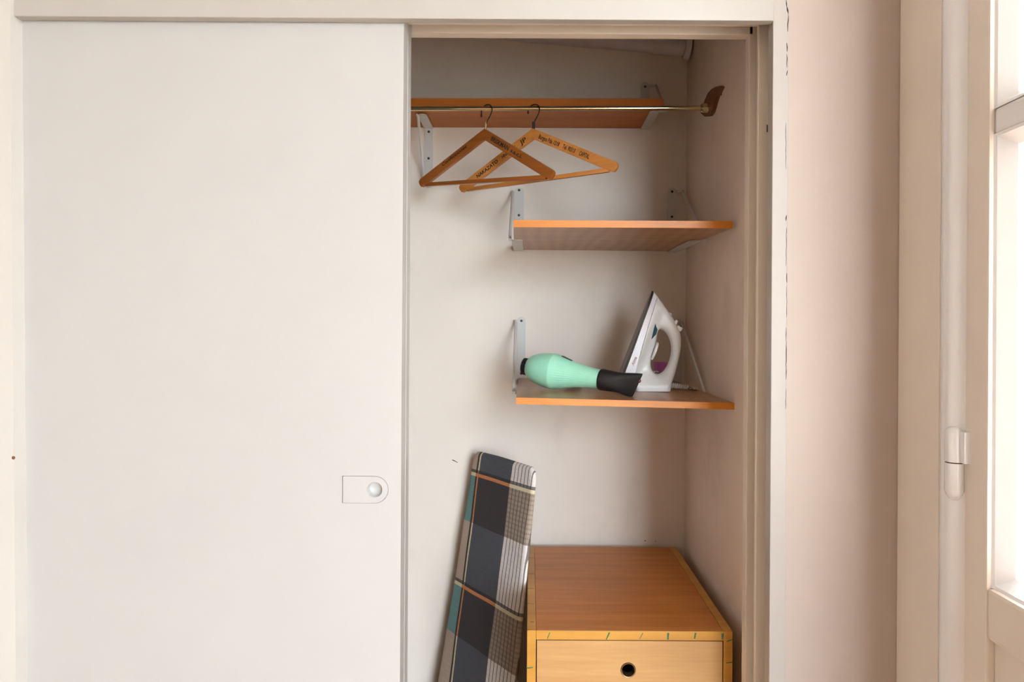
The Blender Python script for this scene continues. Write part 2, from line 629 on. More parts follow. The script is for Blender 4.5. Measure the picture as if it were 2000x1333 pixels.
# header over the doors with its two tracks
bm = bmesh.new()
jx = P(1505, 600, 1.154).x          # inner face of the right casing
add_box(bm, -1.0, jx, 1.146, 1.163, zh, zh + 0.172, 0.0015)
header = struct('trim_1', bm, M['frame'])
header.name = 'trim_1'
zd = P(1100, 47, 1.205).z
obj('track_strip', box(-1.0, 0.412, 1.2045, 1.2125, zd, zh + 0.17, 0.002), M['stop_lit'], header)
zr = P(1100, 66, 1.252).z
obj('track_strip', box(-1.0, P(1472, 70, 1.252).x, 1.252, 1.274, zr, zh + 0.17, 0.002), M['stop_lit'], header)
obj('track_board', box(-1.0, 0.4295, 1.163, 1.274, zh + 0.045, zh + 0.17), M['frame'], header)

# right jamb: casing strip, lining and two upright stops
jamb = struct_root('trim_2', (jx, 1.156, 0))
def jbox(name, x0, x1, y0, y1, z1, bev=0.0015, m='jamb'):
    o = obj(name, box(x0 - jx, x1 - jx, y0 - 1.156, y1 - 1.156, 0, z1, bev), M[m], jamb)
    return o
jbox('casing', jx, 0.4335, 1.150, 1.174, RZ1)
jbox('jamb_lining', 0.4215, 0.4293, 1.174, 1.275, zh + 0.05)
sx = P(1478, 600, 1.205).x
jbox('door_stop', sx, 0.4215, 1.2045, 1.2125, zd, m='stop_lit')
sx2 = P(1460, 600, 1.252).x
jbox('door_stop', sx2, 0.4215, 1.252, 1.275, zr + 0.05, m='stop_lit')
# chipped paint along the joint between casing and wall
segs = [(1536, 0, 1537, 14, 2.2), (1537, 14, 1540, 26, 2.6), (1540, 26, 1538, 62, 1.4), (1537, 84, 1537.5, 101, 1.8), (1537, 106, 1537, 132, 1.1),
        (1537.5, 138, 1536.5, 148, 1.6), (1536.5, 420, 1535, 432, 1.8), (1535, 240, 1535, 330, 0.5), (1536, 445, 1535.5, 520, 0.5),
        (1537, 534, 1537, 552, 1.8), (1536.5, 560, 1536.5, 620, 0.5), (1535, 640, 1535.5, 668, 0.8), (1536, 668, 1535, 742, 1.0), (1535, 760, 1534.5, 800, 0.5)]
for i, (xa, ya, xb, yb, w) in enumerate(segs):
    n = max(2, int((yb - ya) / 7))
    L, R = [], []
    for k in range(n + 1):
        t = k / n
        ww = w * (0.45 + 0.9 * random.random()) * (0.35 if k in (0, n) else 1) / 2
        cx = xa + (xb - xa) * t + random.uniform(-0.5, 0.5)
        cy = ya + (yb - ya) * t
        L.append(P(cx - ww, cy, 1.1498))
        R.append(P(cx + ww, cy, 1.1498))
    bm = bmesh.new()
    poly = [(p.x - jx, p.z) for p in L] + [(p.x - jx, p.z) for p in reversed(R)]
    add_prism(bm, [poly], -0.0065, -0.0055, XZ)
    obj('paint_crack', bm, M['crack'], jamb)
for (xa, ya, xb, yb) in ((1504.5, 17, 1505.5, 29), (1497.5, 244, 1499, 258)):
    bm = bmesh.new()
    a, b = P(xa, ya, 1.1495), P(xb, yb, 1.1495)
    add_box(bm, a.x - jx, b.x - jx + 0.0008, -0.0068, -0.0055, b.z, a.z)
    obj('paint_crack', bm, M['crack'], jamb)

# left casing, a little out of plumb
a, b = P(20, 27, 1.138), P(31, 1333, 1.138)
sl = (b.x - a.x) / (b.z - a.z)
xt, xb = a.x + sl * (RZ1 - a.z), a.x + sl * (0 - a.z)
bm = bmesh.new()
add_prism(bm, [[(-0.99, 0), (xb, 0), (xt, RZ1), (-0.99, RZ1)]], 1.138, 1.166, XZ)
trim3 = struct('trim_3', bm, M['trim_left_lit'])
bm = bmesh.new()
p = P(29, 895, 1.137)
add_lathe(bm, [(1.1381, 0.0030), (1.1377, 0.0030), (1.1374, 0.001)], 10, 'Y')
bmesh.ops.translate(bm, vec=(p.x - 0.003, 0, p.z), verts=bm.verts)
obj('chipped_spot', bm, M['rust'], trim3)

# ------------------------------------------------------------------ sliding doors
def cm(px, py, Y):
    return P(px, py, Y)
d1x = P(785, 680, 1.165).x
ctr = P(732, 957, 1.165)
rr = 15.0 * 1.165 / F
holeN = 28
circ = lambda r, n, c: [(c.x + r * cos(2 * pi * k / n), c.z + r * sin(2 * pi * k / n)) for k in range(n)]
pl = P(670, 956, 1.165)
ph = 26.0 * 1.165 / F
def plate_outline(gl, g):
    q = [(pl.x - gl, ctr.z + ph + g), (pl.x - gl, ctr.z - ph - g)]
    return q + [(ctr.x + (ph + g) * cos(t), ctr.z + (ph + g) * sin(t)) for t in [-pi / 2 + pi * k / 16 for k in range(17)]]
bm = bmesh.new()
ztop = zh + 0.035
add_prism(bm, [[(-1.0, 0.02), (d1x, 0.02), (d1x, ztop), (-1.0, ztop)], plate_outline(0.0013, 0.0006)], 1.165, 1.2025, XZ)
door1 = struct('door_1', bm, M['door'])
# recessed pull: plate with a round finger cup
poly = plate_outline(0, 0)
bm = bmesh.new()
add_prism(bm, [poly, circ(rr, holeN, ctr)], 1.1642, 1.1800, XZ)
plate = obj('pull_plate', bm, M['door'], door1)
bm = bmesh.new()
prof = [(1.1643, rr + 0.0006), (1.1640, rr + 0.0001), (1.1646, rr - 0.0004), (1.1765, rr - 0.0008), (1.1785, rr - 0.003), (1.1790, 0.0005)]
rings = []
for (y, r) in prof:
    rings.append([bm.verts.new((ctr.x + r * cos(2 * pi * k / 40), y, ctr.z + r * sin(2 * pi * k / 40))) for k in range(40)])
for i in range(len(rings) - 1):
    for k in range(40):
        bm.faces.new((rings[i][k], rings[i][(k + 1) % 40], rings[i + 1][(k + 1) % 40], rings[i + 1][k]))
bm.faces.new(rings[-1])
obj('finger_cup', bm, M['door'], plate, smooth=50)
d2x = P(795.3, 400, 1.217).x
struct('door_2', box(-1.0, d2x, 1.217, 1.249, 0.02, zd + 0.03, 0.001), M['door'])

# ------------------------------------------------------------------ window in the right wall
WZ0, WZ1 = 0.25, 2.74
wy0, wy1 = 0.56, 1.04
SHIFTS = (0.0,)
bm = bmesh.new()
add_box(bm, 0.64, 0.74, wy1, FY + 0.118, 0, RZ1)
add_box(bm, 0.64, 0.74, 0.435, wy0, 0, RZ1)
add_box(bm, 0.74, RX1, 0.435, 0.515, 0, RZ1)
add_box(bm, RX1, RX1 + 0.1, RY0, 0.515, 0, RZ1)
for a, b in zip(SHIFTS[:-1], SHIFTS[1:]):
    add_box(bm, 0.64, 0.74, wy1 + b, wy0 + a, 0, RZ1)
for a in SHIFTS:
    add_box(bm, 0.64, 0.74, wy0 + a, wy1 + a, 0, WZ0)
    add_box(bm, 0.64, 0.74, wy0 + a, wy1 + a, WZ1, RZ1)
struct('wall_right', bm, M['wall'])

zb = P(1940, 1150, 0.925).z
zm = P(1932, 262, 0.928).z
MB = 0.034
def wl(bm):
    bmesh.ops.translate(bm, vec=(-XW, -0.43, -WZ0), verts=bm.verts)
    return bm
def window(name, dy):
    win = struct_root(name, (XW, 0.43 + dy, WZ0))
    for (ya, yb) in ((1.0386, FY - 0.0005), (0.44, 0.56)):
        obj('casing', wl(box(XW, 0.64, ya, yb, 0.10, WZ1 + 0.14, 0.002)), M['casing'], win)
    obj('casing', wl(box(XW, 0.64, 0.56, 1.0386, WZ1 + 0.02, WZ1 + 0.14, 0.002)), M['casing'], win)
    for yc in (1.0, 0.60):
        bm = bmesh.new()
        add_tube(bm, [(0.632, yc, WZ0), (0.632, yc, WZ1 + 0.02)], 0.0265, 24)
        obj('bead', wl(bm), M['sash'], win, smooth=40)
        obj('frame_post', wl(box(0.634, 0.70, yc - 0.03, yc + 0.04, WZ0, WZ1)), M['casing'], win)
    obj('frame_head', wl(box(0.634, 0.70, 0.56, 1.04, WZ1 - 0.025, WZ1 + 0.02)), M['casing'], win)
    obj('window_sill', wl(box(0.60, 0.74, 0.56, 1.04, 0.21, WZ0, 0.004)), M['casing'], win)
    zt = WZ1 - 0.03
    zm2 = zm + MB + (zm - zb)
    for (y0, y1) in ((0.6305, 0.977),):
        st = 0.049
        ya, yb = y0 + st, y1 - st
        for (a, b) in ((y0, ya), (yb, y1)):
            obj('sash_stile', wl(box(XW, 0.664, a, b, WZ0 + 0.005, zt, 0.003)), M['casing'], win)
        obj('sash_rail', wl(box(XW, 0.664, ya, yb, zt - 0.06, zt, 0.003)), M['casing'], win)
        obj('sash_rail', wl(box(XW, 0.664, ya, yb, WZ0 + 0.005, WZ0 + 0.10, 0.003)), M['casing'], win)
        obj('sash_rail', wl(box(XW, 0.664, ya, yb, zb - 0.07, zb, 0.006)), M['casing'], win)
        obj('sash_panel', wl(box(XW + 0.010, 0.655, ya, yb, WZ0 + 0.10, zb - 0.07, 0.004)), M['casing'], win)
        obj('muntin', wl(box(XW + 0.006, 0.660, ya, yb, zm, zm + MB, 0.005)), M['sash'], win)
        obj('muntin', wl(box(XW + 0.006, 0.660, ya, yb, zm2, zm2 + MB, 0.005)), M['sash'], win)
        for (z0, z1) in ((zb, zm), (zm + MB, zm2), (zm2 + MB, zt - 0.06)):
            # sloped glazing bead round the pane
            bm = bmesh.new()
            w1, w2 = 0.004, 0.018
            r1 = [(XW + 0.006, ya, z0), (XW + 0.006, yb, z0), (XW + 0.006, yb, z1), (XW + 0.006, ya, z1)]
            r2 = [(XW + 0.008, ya + w1, z0 + w1), (XW + 0.008, yb - w1, z0 + w1), (XW + 0.008, yb - w1, z1 - w1), (XW + 0.008, ya + w1, z1 - w1)]
            r3 = [(0.650, ya + w2, z0 + w2), (0.650, yb - w2, z0 + w2), (0.650, yb - w2, z1 - w2), (0.650, ya + w2, z1 - w2)]
            r4 = [(0.662, ya + w2, z0 + w2), (0.662, yb - w2, z0 + w2), (0.662, yb - w2, z1 - w2), (0.662, ya + w2, z1 - w2)]
            r5 = [(0.662, ya, z0), (0.662, yb, z0), (0.662, yb, z1), (0.662, ya, z1)]
            V = [[bm.verts.new(q) for q in r] for r in (r1, r2, r3, r4, r5)]
            for i in range(5):
                A, B = V[i], V[(i + 1) % 5]
                for k in range(4):
                    bm.faces.new((A[k], A[(k + 1) % 4], B[(k + 1) % 4], B[k]))
            obj('glazing_bead', wl(bm), M['sash'], win)
            obj('pane', wl(box(0.655, 0.658, ya + 0.008, yb - 0.008, z0 + 0.008, z1 - 0.008)), M['glass'], win)
    return win
win = window('window_1', SHIFTS[0])
# painted-over barrel hinge
hp = P(1864, 903, 0.985)
hinge = bpy.data.objects.new('hinge', None)
COL.objects.link(hinge)
hinge.parent = win
hinge.location = (hp.x - XW, hp.y - 0.43, hp.z - WZ0)
rb = 0.0126
bm = bmesh.new()
add_lathe(bm, [(0.0008, rb), (0.042, rb), (0.047, rb * 0.86), (0.0505, rb * 0.55), (0.052, rb * 0.15)], 24, 'Z')
add_box(bm, 0.0, 0.022, -0.022, -0.004, 0.0008, 0.046, 0.002)
obj('knuckle', bm, M['sash'], hinge, smooth=45)
bm = bmesh.new()
add_lathe(bm, [(-0.0555, rb * 0.12), (-0.053, rb * 0.5), (-0.047, rb * 0.85), (-0.041, rb), (-0.0008, rb)], 24, 'Z')
obj('knuckle', bm, M['sash'], hinge, smooth=45)
bm = bmesh.new()
add_lathe(bm, [(-0.0008, rb * 0.93), (0.0008, rb * 0.93)], 20, 'Z')
add_box(bm, 0.0085, 0.0125, -0.0095, -0.0065, -0.042, -0.002)
obj('hinge_gap', bm, M['crack'], hinge)

# rest of the room behind the camera
struct('wall_left', box(RX0 - 0.08, RX0, RY0, FY + 0.1, 0, RZ1), M['room'])
bm = bmesh.new()
add_box(bm, RX0, 0.66, RY0 - 0.1, RY0, 0, RZ1)
add_box(bm, 2.3, RX1, RY0 - 0.1, RY0, 0, RZ1)
add_box(bm, 0.66, 2.3, RY0 - 0.1, RY0, 0, 0.25)
add_box(bm, 0.66, 2.3, RY0 - 0.1, RY0, 2.75, RZ1)
struct('wall_rear', bm, M['room'])
w2 = struct_root('added_window_2', (1.48, RY0 - 0.05, 0.25))  # unseen window, added as a light source for the closet
for (x0, x1, z0, z1) in ((-0.82, -0.76, 0, 2.5), (0.76, 0.82, 0, 2.5), (-0.76, 0.76, 0, 0.07), (-0.76, 0.76, 2.44, 2.5), (-0.03, 0.03, 0.07, 2.44)):
    obj('sash_frame', box(x0, x1, -0.03, 0.03, z0, z1, 0.003), M['sash'], w2)
for (x0, x1) in ((-0.76, -0.03), (0.03, 0.76)):
    obj('pane', box(x0, x1, -0.003, 0.003, 0.07, 2.44), M['glass'], w2)
g = struct('ground', box(-40, 40, -40, 40, -0.35, -0.15), M['stone'])

# ------------------------------------------------------------------ pipe under the closet ceiling
a, b = P(1346, 93, 1.835), P(840, 50, 1.835)
b = a + (b - a) * 2.2
base = a.copy()
pipe = thing('ceiling_pipe', 'grey painted pipe running along the top of the closet back wall', 'pipe', base)
bm = bmesh.new()
pts = [a + (b - a) * (k / 40) + Vector((0, 0, -0.0006 * random.random())) - base for k in range(41)]
add_tube(bm, pts, 0.0215, 20, radii=[0.0215 + random.uniform(-0.0005, 0.0005) for _ in pts])
obj('pipe_run', bm, M['pipe'], pipe, smooth=50)
d = (b - a).normalized()
bm = bmesh.new()
add_tube(bm, [d * 0.095, d * 0.06, d * 0.022], 0.0245, 20)
obj('elbow_sleeve', bm, M['pipe'], pipe, smooth=50)
bm = bmesh.new()
add_tube(bm, [d * 0.014, d * 0.011, d * 0.004, d * -0.001], 0.03, 24, radii=[0.029, 0.033, 0.034, 0.034])
obj('collar_ring', bm, M['pipe'], pipe, smooth=30)

# ------------------------------------------------------------------ shelves
def shelf(label, fl, fr, br, bl, th, m, band='edge'):
    """corners of the underside: front left, front right, back right, back left"""
    base = (fl + fr + br + bl) / 4
    t = thing('wall_shelf', label, 'shelf', base)
    up = Vector((0, 0, th))
    dl, dr = (bl - fl).normalized(), (br - fr).normalized()
    e = 0.003
    bm = bmesh.new()
    lo = [fl + dl * e - base, fr + dr * e - base, br - base, bl - base]
    add_hexa(bm, lo, [p + up for p in lo])
    bmesh.ops.bevel(bm, geom=list(bm.edges), offset=0.0006, segments=1, affect='EDGES')
    obj('board', bm, M[m], t)
    bm = bmesh.new()
    lo = [fl - base, fr - base, fr + dr * e - base, fl + dl * e - base]
    add_hexa(bm, lo, [p + up for p in lo])
    obj('edge_band', bm, M[band], t)
    return t, base

YM = 1.415
s_mid, _ = shelf('orange-edged plywood shelf below the coat hangers, empty', P(1003, 444, YM), P(1431, 446, YM), P(1313, 491, 1.8815), P(1005, 488, 1.8815), 0.0148, 'shelf')
LF = [P(1008, 790, YM), P(1434, 800.5, 1.430), P(1318, 744, 1.8815), P(1013, 738.5, 1.8815)]
LF[2].z -= 0.0138
LF[3].z -= 0.0138
s_low, _ = shelf('orange-edged plywood shelf holding the hair dryer and the iron', *LF, 0.0138, 'shelf')
fa, fb = P(795, 208, 1.71), P(1296, 208.5, 1.71)
fl = fa + (fa - fb) * ((fa.x + 0.72) / (fb.x - fa.x))
ba, bb = P(845, 249, 1.8815), P(1254, 251, 1.8815)
bl = ba + (ba - bb) * ((ba.x + 0.72) / (bb.x - ba.x))
shelf('narrow orange-brown top shelf behind the clothes rail', fl, fb, bb, bl, 0.0205, 'shelf_top', 'edge_dark')

def low_z(x, y):
    """height of the top face of the lower shelf"""
    n = (LF[1] - LF[0]).cross(LF[3] - LF[0])
    c = LF[0] + Vector((0, 0, 0.0138))
    return c.z - (n.x * (x - c.x) + n.y * (y - c.y)) / n.z

# white steel shelf brackets
def bracket(label, x0, x1, ztop, zarm, drop, length, side, sx, holes, strut_low=False):
    """strap on the wall from ztop to zarm, arm below the shelf (sloping by drop), strut on one side"""
    w = x1 - x0
    t = thing('shelf_bracket', label, 'bracket', ((x0 + x1) / 2, BY, zarm))
    W = w / 2
    th = 0.003
    # wall strap, rounded at the top
    zt = ztop - zarm
    if not strut_low:
        poly = [(-W, -0.003), (W, -0.003)] + [(W * cos(a), zt - W + W * sin(a)) for a in [pi * k / 10 for k in range(11)]]
    else:
        poly = [(W, 0.0)] + [(-W, 0.0)] + [(-W * cos(a), zt + W - W * sin(a)) for a in [pi * k / 10 for k in range(11)]]
    bm = bmesh.new()
    add_prism(bm, [poly], -th, 0, XZ)
    obj('wall_plate', bm, M['bracket'], t)
    # arm
    bm = bmesh.new()
    nseg = 8
    pts2 = [(-W, -th), (-W, -length + W)] + [(-W * cos(a), -length + W - W * sin(a)) for a in [pi * k / nseg for k in range(nseg + 1)]] + [(W, -th)]
    sl = drop / length
    mp = lambda u, v, d: (u, v, d + v * sl)
    add_prism(bm, [pts2], -th - 0.0002, -0.0002, mp)
    obj('arm', bm, M['bracket'], t)
    # strut
    bm = bmesh.new()
    cx = (x0 + x1) / 2
    if not strut_low:
        p0 = Vector((sx - cx, -0.010, zt - W * 0.9))
        p1 = Vector((sx - cx, -length + 0.012, -drop + 0.002))
    else:
        p0 = Vector((sx - cx, -length + 0.006, -0.004))
        p1 = Vector((sx - cx, -0.006, zt + 0.006))
    hx = 0.0036
    add_tube(bm, [p0, p1], hx, 10)
    # flanges that tie the strut to the strap and the arm
    s = 1 if sx > cx else -1
    for q in (p0, p1):
        xa, xb = sorted((sx - cx + s * hx, s * (W - 0.001)))
        yy = max(min(q.y, -0.0035), -length + 0.006)
        add_box(bm, xa, xb, yy - 0.004, yy + 0.003, q.z - 0.004, q.z + 0.002)
    obj('strut', bm, M['bracket'], t)
    for hz in holes:
        bm = bmesh.new()
        add_lathe(bm, [(-0.0042, 0.0018), (-0.0038, 0.0034), (-0.003, 0.0036)], 12, 'Y')
        bmesh.ops.translate(bm, vec=(0, 0, hz - zarm), verts=bm.verts)
        obj('screw', bm, M['screw'], t)
    return t

Zp = lambda px, py: P(px, py, BY).z
Xp = lambda px, py: P(px, py, BY).x
bracket('white steel bracket at the left end of the empty middle shelf', Xp(1004, 430), Xp(1023, 430), Zp(1013, 367), Zp(1013, 488.5), 0.004, 0.25, -1,
        Xp(1004, 430) - 0.004, [Zp(1014, 372), Zp(1014, 421), Zp(1014, 482)])
bracket('white steel bracket at the right end of the empty middle shelf, in the corner', Xp(1303, 430), Xp(1321, 430), Zp(1311, 367), Zp(1311, 491.5), 0.004, 0.27, 1,
        0.4170, [Zp(1311, 375), Zp(1312, 424)])
bracket('white steel bracket on the wall above the hair dryer', Xp(1010, 700), Xp(1026, 700), Zp(1018, 619), Zp(1018, 738.5) - 0.0142, 0.0052, 0.25, -1,
        Xp(1010, 700) - 0.004, [Zp(1019, 627), Zp(1016, 730)])
bracket('white steel bracket half hidden behind the iron', Xp(1312, 700), Xp(1331, 700), Zp(1320, 622), Zp(1320, 744) - 0.0142, 0.006, 0.28, 1,
        0.4180, [Zp(1321, 630)])
bracket('white steel bracket at the right end of the top shelf', Xp(1251, 200), Xp(1268, 200), Zp(1259, 161), Zp(1259, 251.5), -0.001, 0.155, 1,
        0.3420, [Zp(1259, 170)])
bracket('white steel bracket hanging below the top shelf beside the door', Xp(829, 300), Xp(846, 300), Zp(838, 368), Zp(838, 249.5), 0.002, 0.13, -1,
        Xp(829, 300) + 0.002, [Zp(838, 258), Zp(837, 310), Zp(838, 345)], strut_low=True)

# ------------------------------------------------------------------ clothes rail with its wooden holder
YR = 1.62
rz = P(1035, 212.2, YR).z
xe = on_x(1376, 212, 0.412).x
ra, rb_ = P(795, 212.5, YR), P(1376, 211.2, YR)
sl = (rb_.z - ra.z) / (rb_.x - ra.x)
rail = thing('clothes_rail', 'brass coloured clothes rail in front of the top shelf', 'rail', (0, YR, rz))
bm = bmesh.new()
rz0 = lambda x: (ra.z + sl * (x - ra.x)) - rz
add_tube(bm, [(XL, 0, rz0(XL)), (0.420, 0, rz0(0.420))], 0.0054, 20)
obj('rod', bm, M['rail'], rail, smooth=40)
bm = bmesh.new()
add_tube(bm, [(0.402, 0, rz0(0.402)), (0.406, 0, rz0(0.406)), (0.4205, 0, rz0(0.4205))], 0.009, 20, radii=[0.0075, 0.0105, 0.0115])
obj('end_socket', bm, M['rail'], rail, smooth=30)
hpx = [(1372, 221), (1376, 205), (1381, 193), (1386, 182), (1393, 174), (1402, 169.5), (1409, 168), (1412, 170), (1408, 178), (1403, 188), (1399, 199), (1396, 211), (1393, 220), (1388, 227), (1380, 228)]
pts = [on_x(x, y, 0.4250) for x, y in hpx]
hb = sum(pts, Vector()) / len(pts)
hold = thing('rail_holder', 'dark brown wooden rail holder screwed to the closet side wall', 'rail holder', (XR, hb.y, hb.z))
bm = bmesh.new()
add_prism(bm, [[(p.y - hb.y, p.z - hb.z) for p in pts]], -0.0090, 0.0, lambda u, v, d: (d, u, v))
obj('holder_plate', bm, M['holder'], hold)
bm = bmesh.new()
add_lathe(bm, [(-0.0108, 0.0012), (-0.0104, 0.003), (-0.0090, 0.0032)], 12, 'X')
q = on_x(1399, 184, 0.409)
bmesh.ops.translate(bm, vec=(0, q.y - hb.y, q.z - hb.z), verts=bm.verts)
obj('screw', bm, M['screw'], hold)

# ------------------------------------------------------------------ coat hangers
def hanger(label, px, phi, roll, half, m, hookcol, texts):
    R0 = P(px, 207.5, YR)
    R0.z = rz + rz0(R0.x) + 0.0054 + 0.0022
    mt = Matrix.Translation(R0) @ Matrix.Rotation(-phi, 4, 'Z') @ Matrix.Rotation(roll, 4, 'Y')
    t = thing('coat_hanger', label, 'hanger', mat4=mt)
    z0 = -0.0555
    th = 0.0055
    a = half
    kx = (a - 0.010) / 0.208
    arm_pts = [(0, 0), (a - 0.010, -0.106), (a - 0.003, -0.110), (a, -0.1155), (a - 0.003, -0.123), (a - 0.010, -0.1295), (a - 0.028, -0.1225), (0, -0.0255)]
    ang = math.atan2(0.106, a - 0.010)
    for s in (-1, 1):
        bm = bmesh.new()
        pts = [(s * x, z0 + z) for x, z in arm_pts]
        add_prism(bm, [pts], -th, th, XZ)
        bmesh.ops.dissolve_limit(bm, angle_limit=0.02, verts=bm.verts, edges=bm.edges)
        es = [e for e in bm.edges if e.is_boundary is False and e.calc_face_angle(0) > 0.5]
        bmesh.ops.bevel(bm, geom=es, offset=0.0012, segments=2, affect='EDGES')
        arm = obj('arm', bm, M[m], t, smooth=30)
        for (side, string, f0, f1, h, dz, shear, bold) in texts:
            if side != s:
                continue
            L = math.hypot(a - 0.010, 0.106)
            bm = text_bm(string, (f1 - f0) * L, h, shear=shear, bold=bold)
            if s > 0:
                start = Vector((f0 * L * cos(ang), -th - 0.0001, z0 - f0 * L * sin(ang)))
                rot = Matrix.Rotation(ang, 4, 'Y')
            else:
                start = Vector((-(1 - f0) * L * cos(ang), -th - 0.0001, z0 - (1 - f0) * L * sin(ang)))
                rot = Matrix.Rotation(-ang, 4, 'Y')
            off = rot @ Vector((0, 0, dz))
            bmesh.ops.transform(bm, matrix=Matrix.Translation(start + off) @ rot, verts=bm.verts)
            obj('lettering', bm, M['ink'], arm)
    bm = bmesh.new()
    add_box(bm, -(a - 0.022), a - 0.022, -0.0045, 0.0045, z0 - 0.1285, z0 - 0.1185, 0.002)
    obj('trouser_bar', bm, M[m], t, smooth=30)
    # hook
    hk = [(0.0, -0.056), (0.001, -0.046), (0.005, -0.036), (0.013, -0.024), (0.0165, -0.013), (0.013, -0.003), (0.004, 0.0012), (-0.005, 0.0006), (-0.0125, -0.005), (-0.0155, -0.013)] + ([(-0.0150, -0.021)] if hookcol == 'brass' else [])
    bm = bmesh.new()
    add_tube(bm, [(x, 0, z) for x, z in (tuple(p) for p in [(q.x, q.z) for q in spline([(x, 0, z) for x, z in hk], 5)])], 0.0014, 10)
    obj('hook', bm, M['wire'], t, smooth=60)
    bm = bmesh.new()
    add_lathe(bm, [(-0.0195, 0.0006), (-0.0225, 0.0022), (-0.0255, 0.002), (-0.027, 0.0006)], 10, 'Z')
    bmesh.ops.translate(bm, vec=(-0.0152, 0, 0 if hookcol == 'brass' else 0.0085), verts=bm.verts)
    obj('hook_tip', bm, M['black'], t, smooth=60)
    bm = bmesh.new()
    add_tube(bm, [(0.0, 0, -0.0575), (0.0003, 0, -0.0395)], 0.0026 if hookcol == 'brass' else 0.0036, 14)
    obj('collar', bm, M[hookcol], t, smooth=50)
    return t

hanger('brown wooden hanger with a brass collar, nearest the door', 951, radians(36), radians(4.3), 0.209, 'hanger_a', 'brass',
       [(-1, 'Confecciones', 0.33, 0.72, 0.0085, -0.0125, 0.25, 0.014), (1, 'BRISKMAN', 0.15, 0.42, 0.0105, -0.0155, 0.0, 0.022), (1, 's.a.c.i.', 0.455, 0.62, 0.0085, -0.0145, 0.0, 0.02)])
hanger('honey-coloured wooden hanger with a black collar', 1042, radians(32), radians(-0.4), 0.220, 'hanger_b', 'black',
       [(-1, 'NAKAZATO', 0.20, 0.50, 0.0095, -0.0168, 0.0, 0.024), (-1, 'HNOS. S.C.', 0.56, 0.76, 0.0085, -0.0165, 0.0, 0.014), (-1, 'JP', 0.81, 0.89, 0.0115, -0.0180, 0.0, 0.014),
        (1, 'Burgos Pda 1218', 0.115, 0.375, 0.0100, -0.0165, 0.0, 0.016), (1, 'Tel. 90313', 0.42, 0.57, 0.0100, -0.0165, 0.0, 0.016), (1, 'CAPITAL', 0.625, 0.745, 0.0100, -0.0165, 0.0, 0.016)])

# ------------------------------------------------------------------ chest of drawers
CYF, CYB = 1.336, 1.857
c0, c1 = P(1027, 1232, CYF), P(1431, 1234.5, CYF)
ct = (c0.z + c1.z) / 2
tilt = math.atan2(c1.z - c0.z, c1.x - c0.x)
cx0, cx1 = c0.x + 0.0025, c1.x
cw = cx1 - cx0
ch = thing('drawer_chest', 'pale wooden drawer chest with green marker ticks on its edges, in the closet corner', 'chest of drawers', (cx0, CYF, 0))
D = CYB - CYF
pt = 0.0175
def cb(name, m, *a, **k):
    return obj(name, box(*a, **k), M[m], ch)
cb('side_panel', 'chest_edge', 0, pt, 0, D, 0, ct, bev=0.0008)
cb('side_panel', 'chest_edge', cw - pt, cw, 0, D, 0, ct, bev=0.0008)
cb('top_panel', 'chest_top', pt + 0.0006, cw - pt - 0.0006, 0.0035, D, ct - 0.018, ct - 0.0006, bev=0.0005)
cb('front_rail', 'chest_edge', pt + 0.0004, cw - pt - 0.0004, 0, 0.0035, ct - 0.018, ct - 0.0002, bev=0.0004)
cb('back_panel', 'dark', pt, cw - pt, D - 0.006, D, 0.06, ct - 0.018)
cb('plinth', 'chest_edge', pt, cw - pt, 0.02, 0.036, 0, 0.055)
dz1 = ct - 0.0200
dh = 0.118
k = 0
while dz1 - dh > 0.05:
    z0, z1 = dz1 - dh + 0.002, dz1
    hx = P(1227, 1310, CYF).x - cx0
    hz = (P(1227, 1310, CYF).z - (ct - 0.0200)) + z1
    xa, xb = pt + 0.002, cw - pt - 0.002
    hole = [(hx + 0.0128 * cos(2 * pi * q / 24), hz + 0.0128 * sin(2 * pi * q / 24)) for q in range(24)]
    bm = bmesh.new()
    add_prism(bm, [[(xa, z0), (xb, z0), (xb, z1), (xa, z1)], hole], 0.0008, 0.0175, XZ)
    dr = obj('drawer', bm, M['drawer'], ch)
    bm = bmesh.new()
    add_box(bm, xa + 0.006, xb - 0.006, 0.0175, D - 0.02, z0 + 0.004, z0 + 0.010)
    add_box(bm, xa + 0.006, xb - 0.006, D - 0.03, D - 0.02, z0 + 0.010, z1 - 0.02)
    for q in (xa + 0.006, xb - 0.018):
        add_box(bm, q, q + 0.012, 0.0175, D - 0.03, z0 + 0.010, z1 - 0.02)
    obj('drawer_box', bm, M['dark'], dr)
    prof = [(0.0007, 0.0150), (-0.0006, 0.0149), (-0.0014, 0.0142), (-0.0010, 0.0124), (0.0165, 0.0118)]
    bm = bmesh.new()
    rings = [[bm.verts.new((hx + r * cos(2 * pi * q / 32), y, hz + r * sin(2 * pi * q / 32))) for q in range(32)] for y, r in prof]
    for i in range(4):
        for q in range(32):
            bm.faces.new((rings[i][q], rings[i][(q + 1) % 32], rings[i + 1][(q + 1) % 32], rings[i + 1][q]))
    obj('grommet', bm, M['bronze'], dr, smooth=40)
    dz1 -= dh
    k += 1
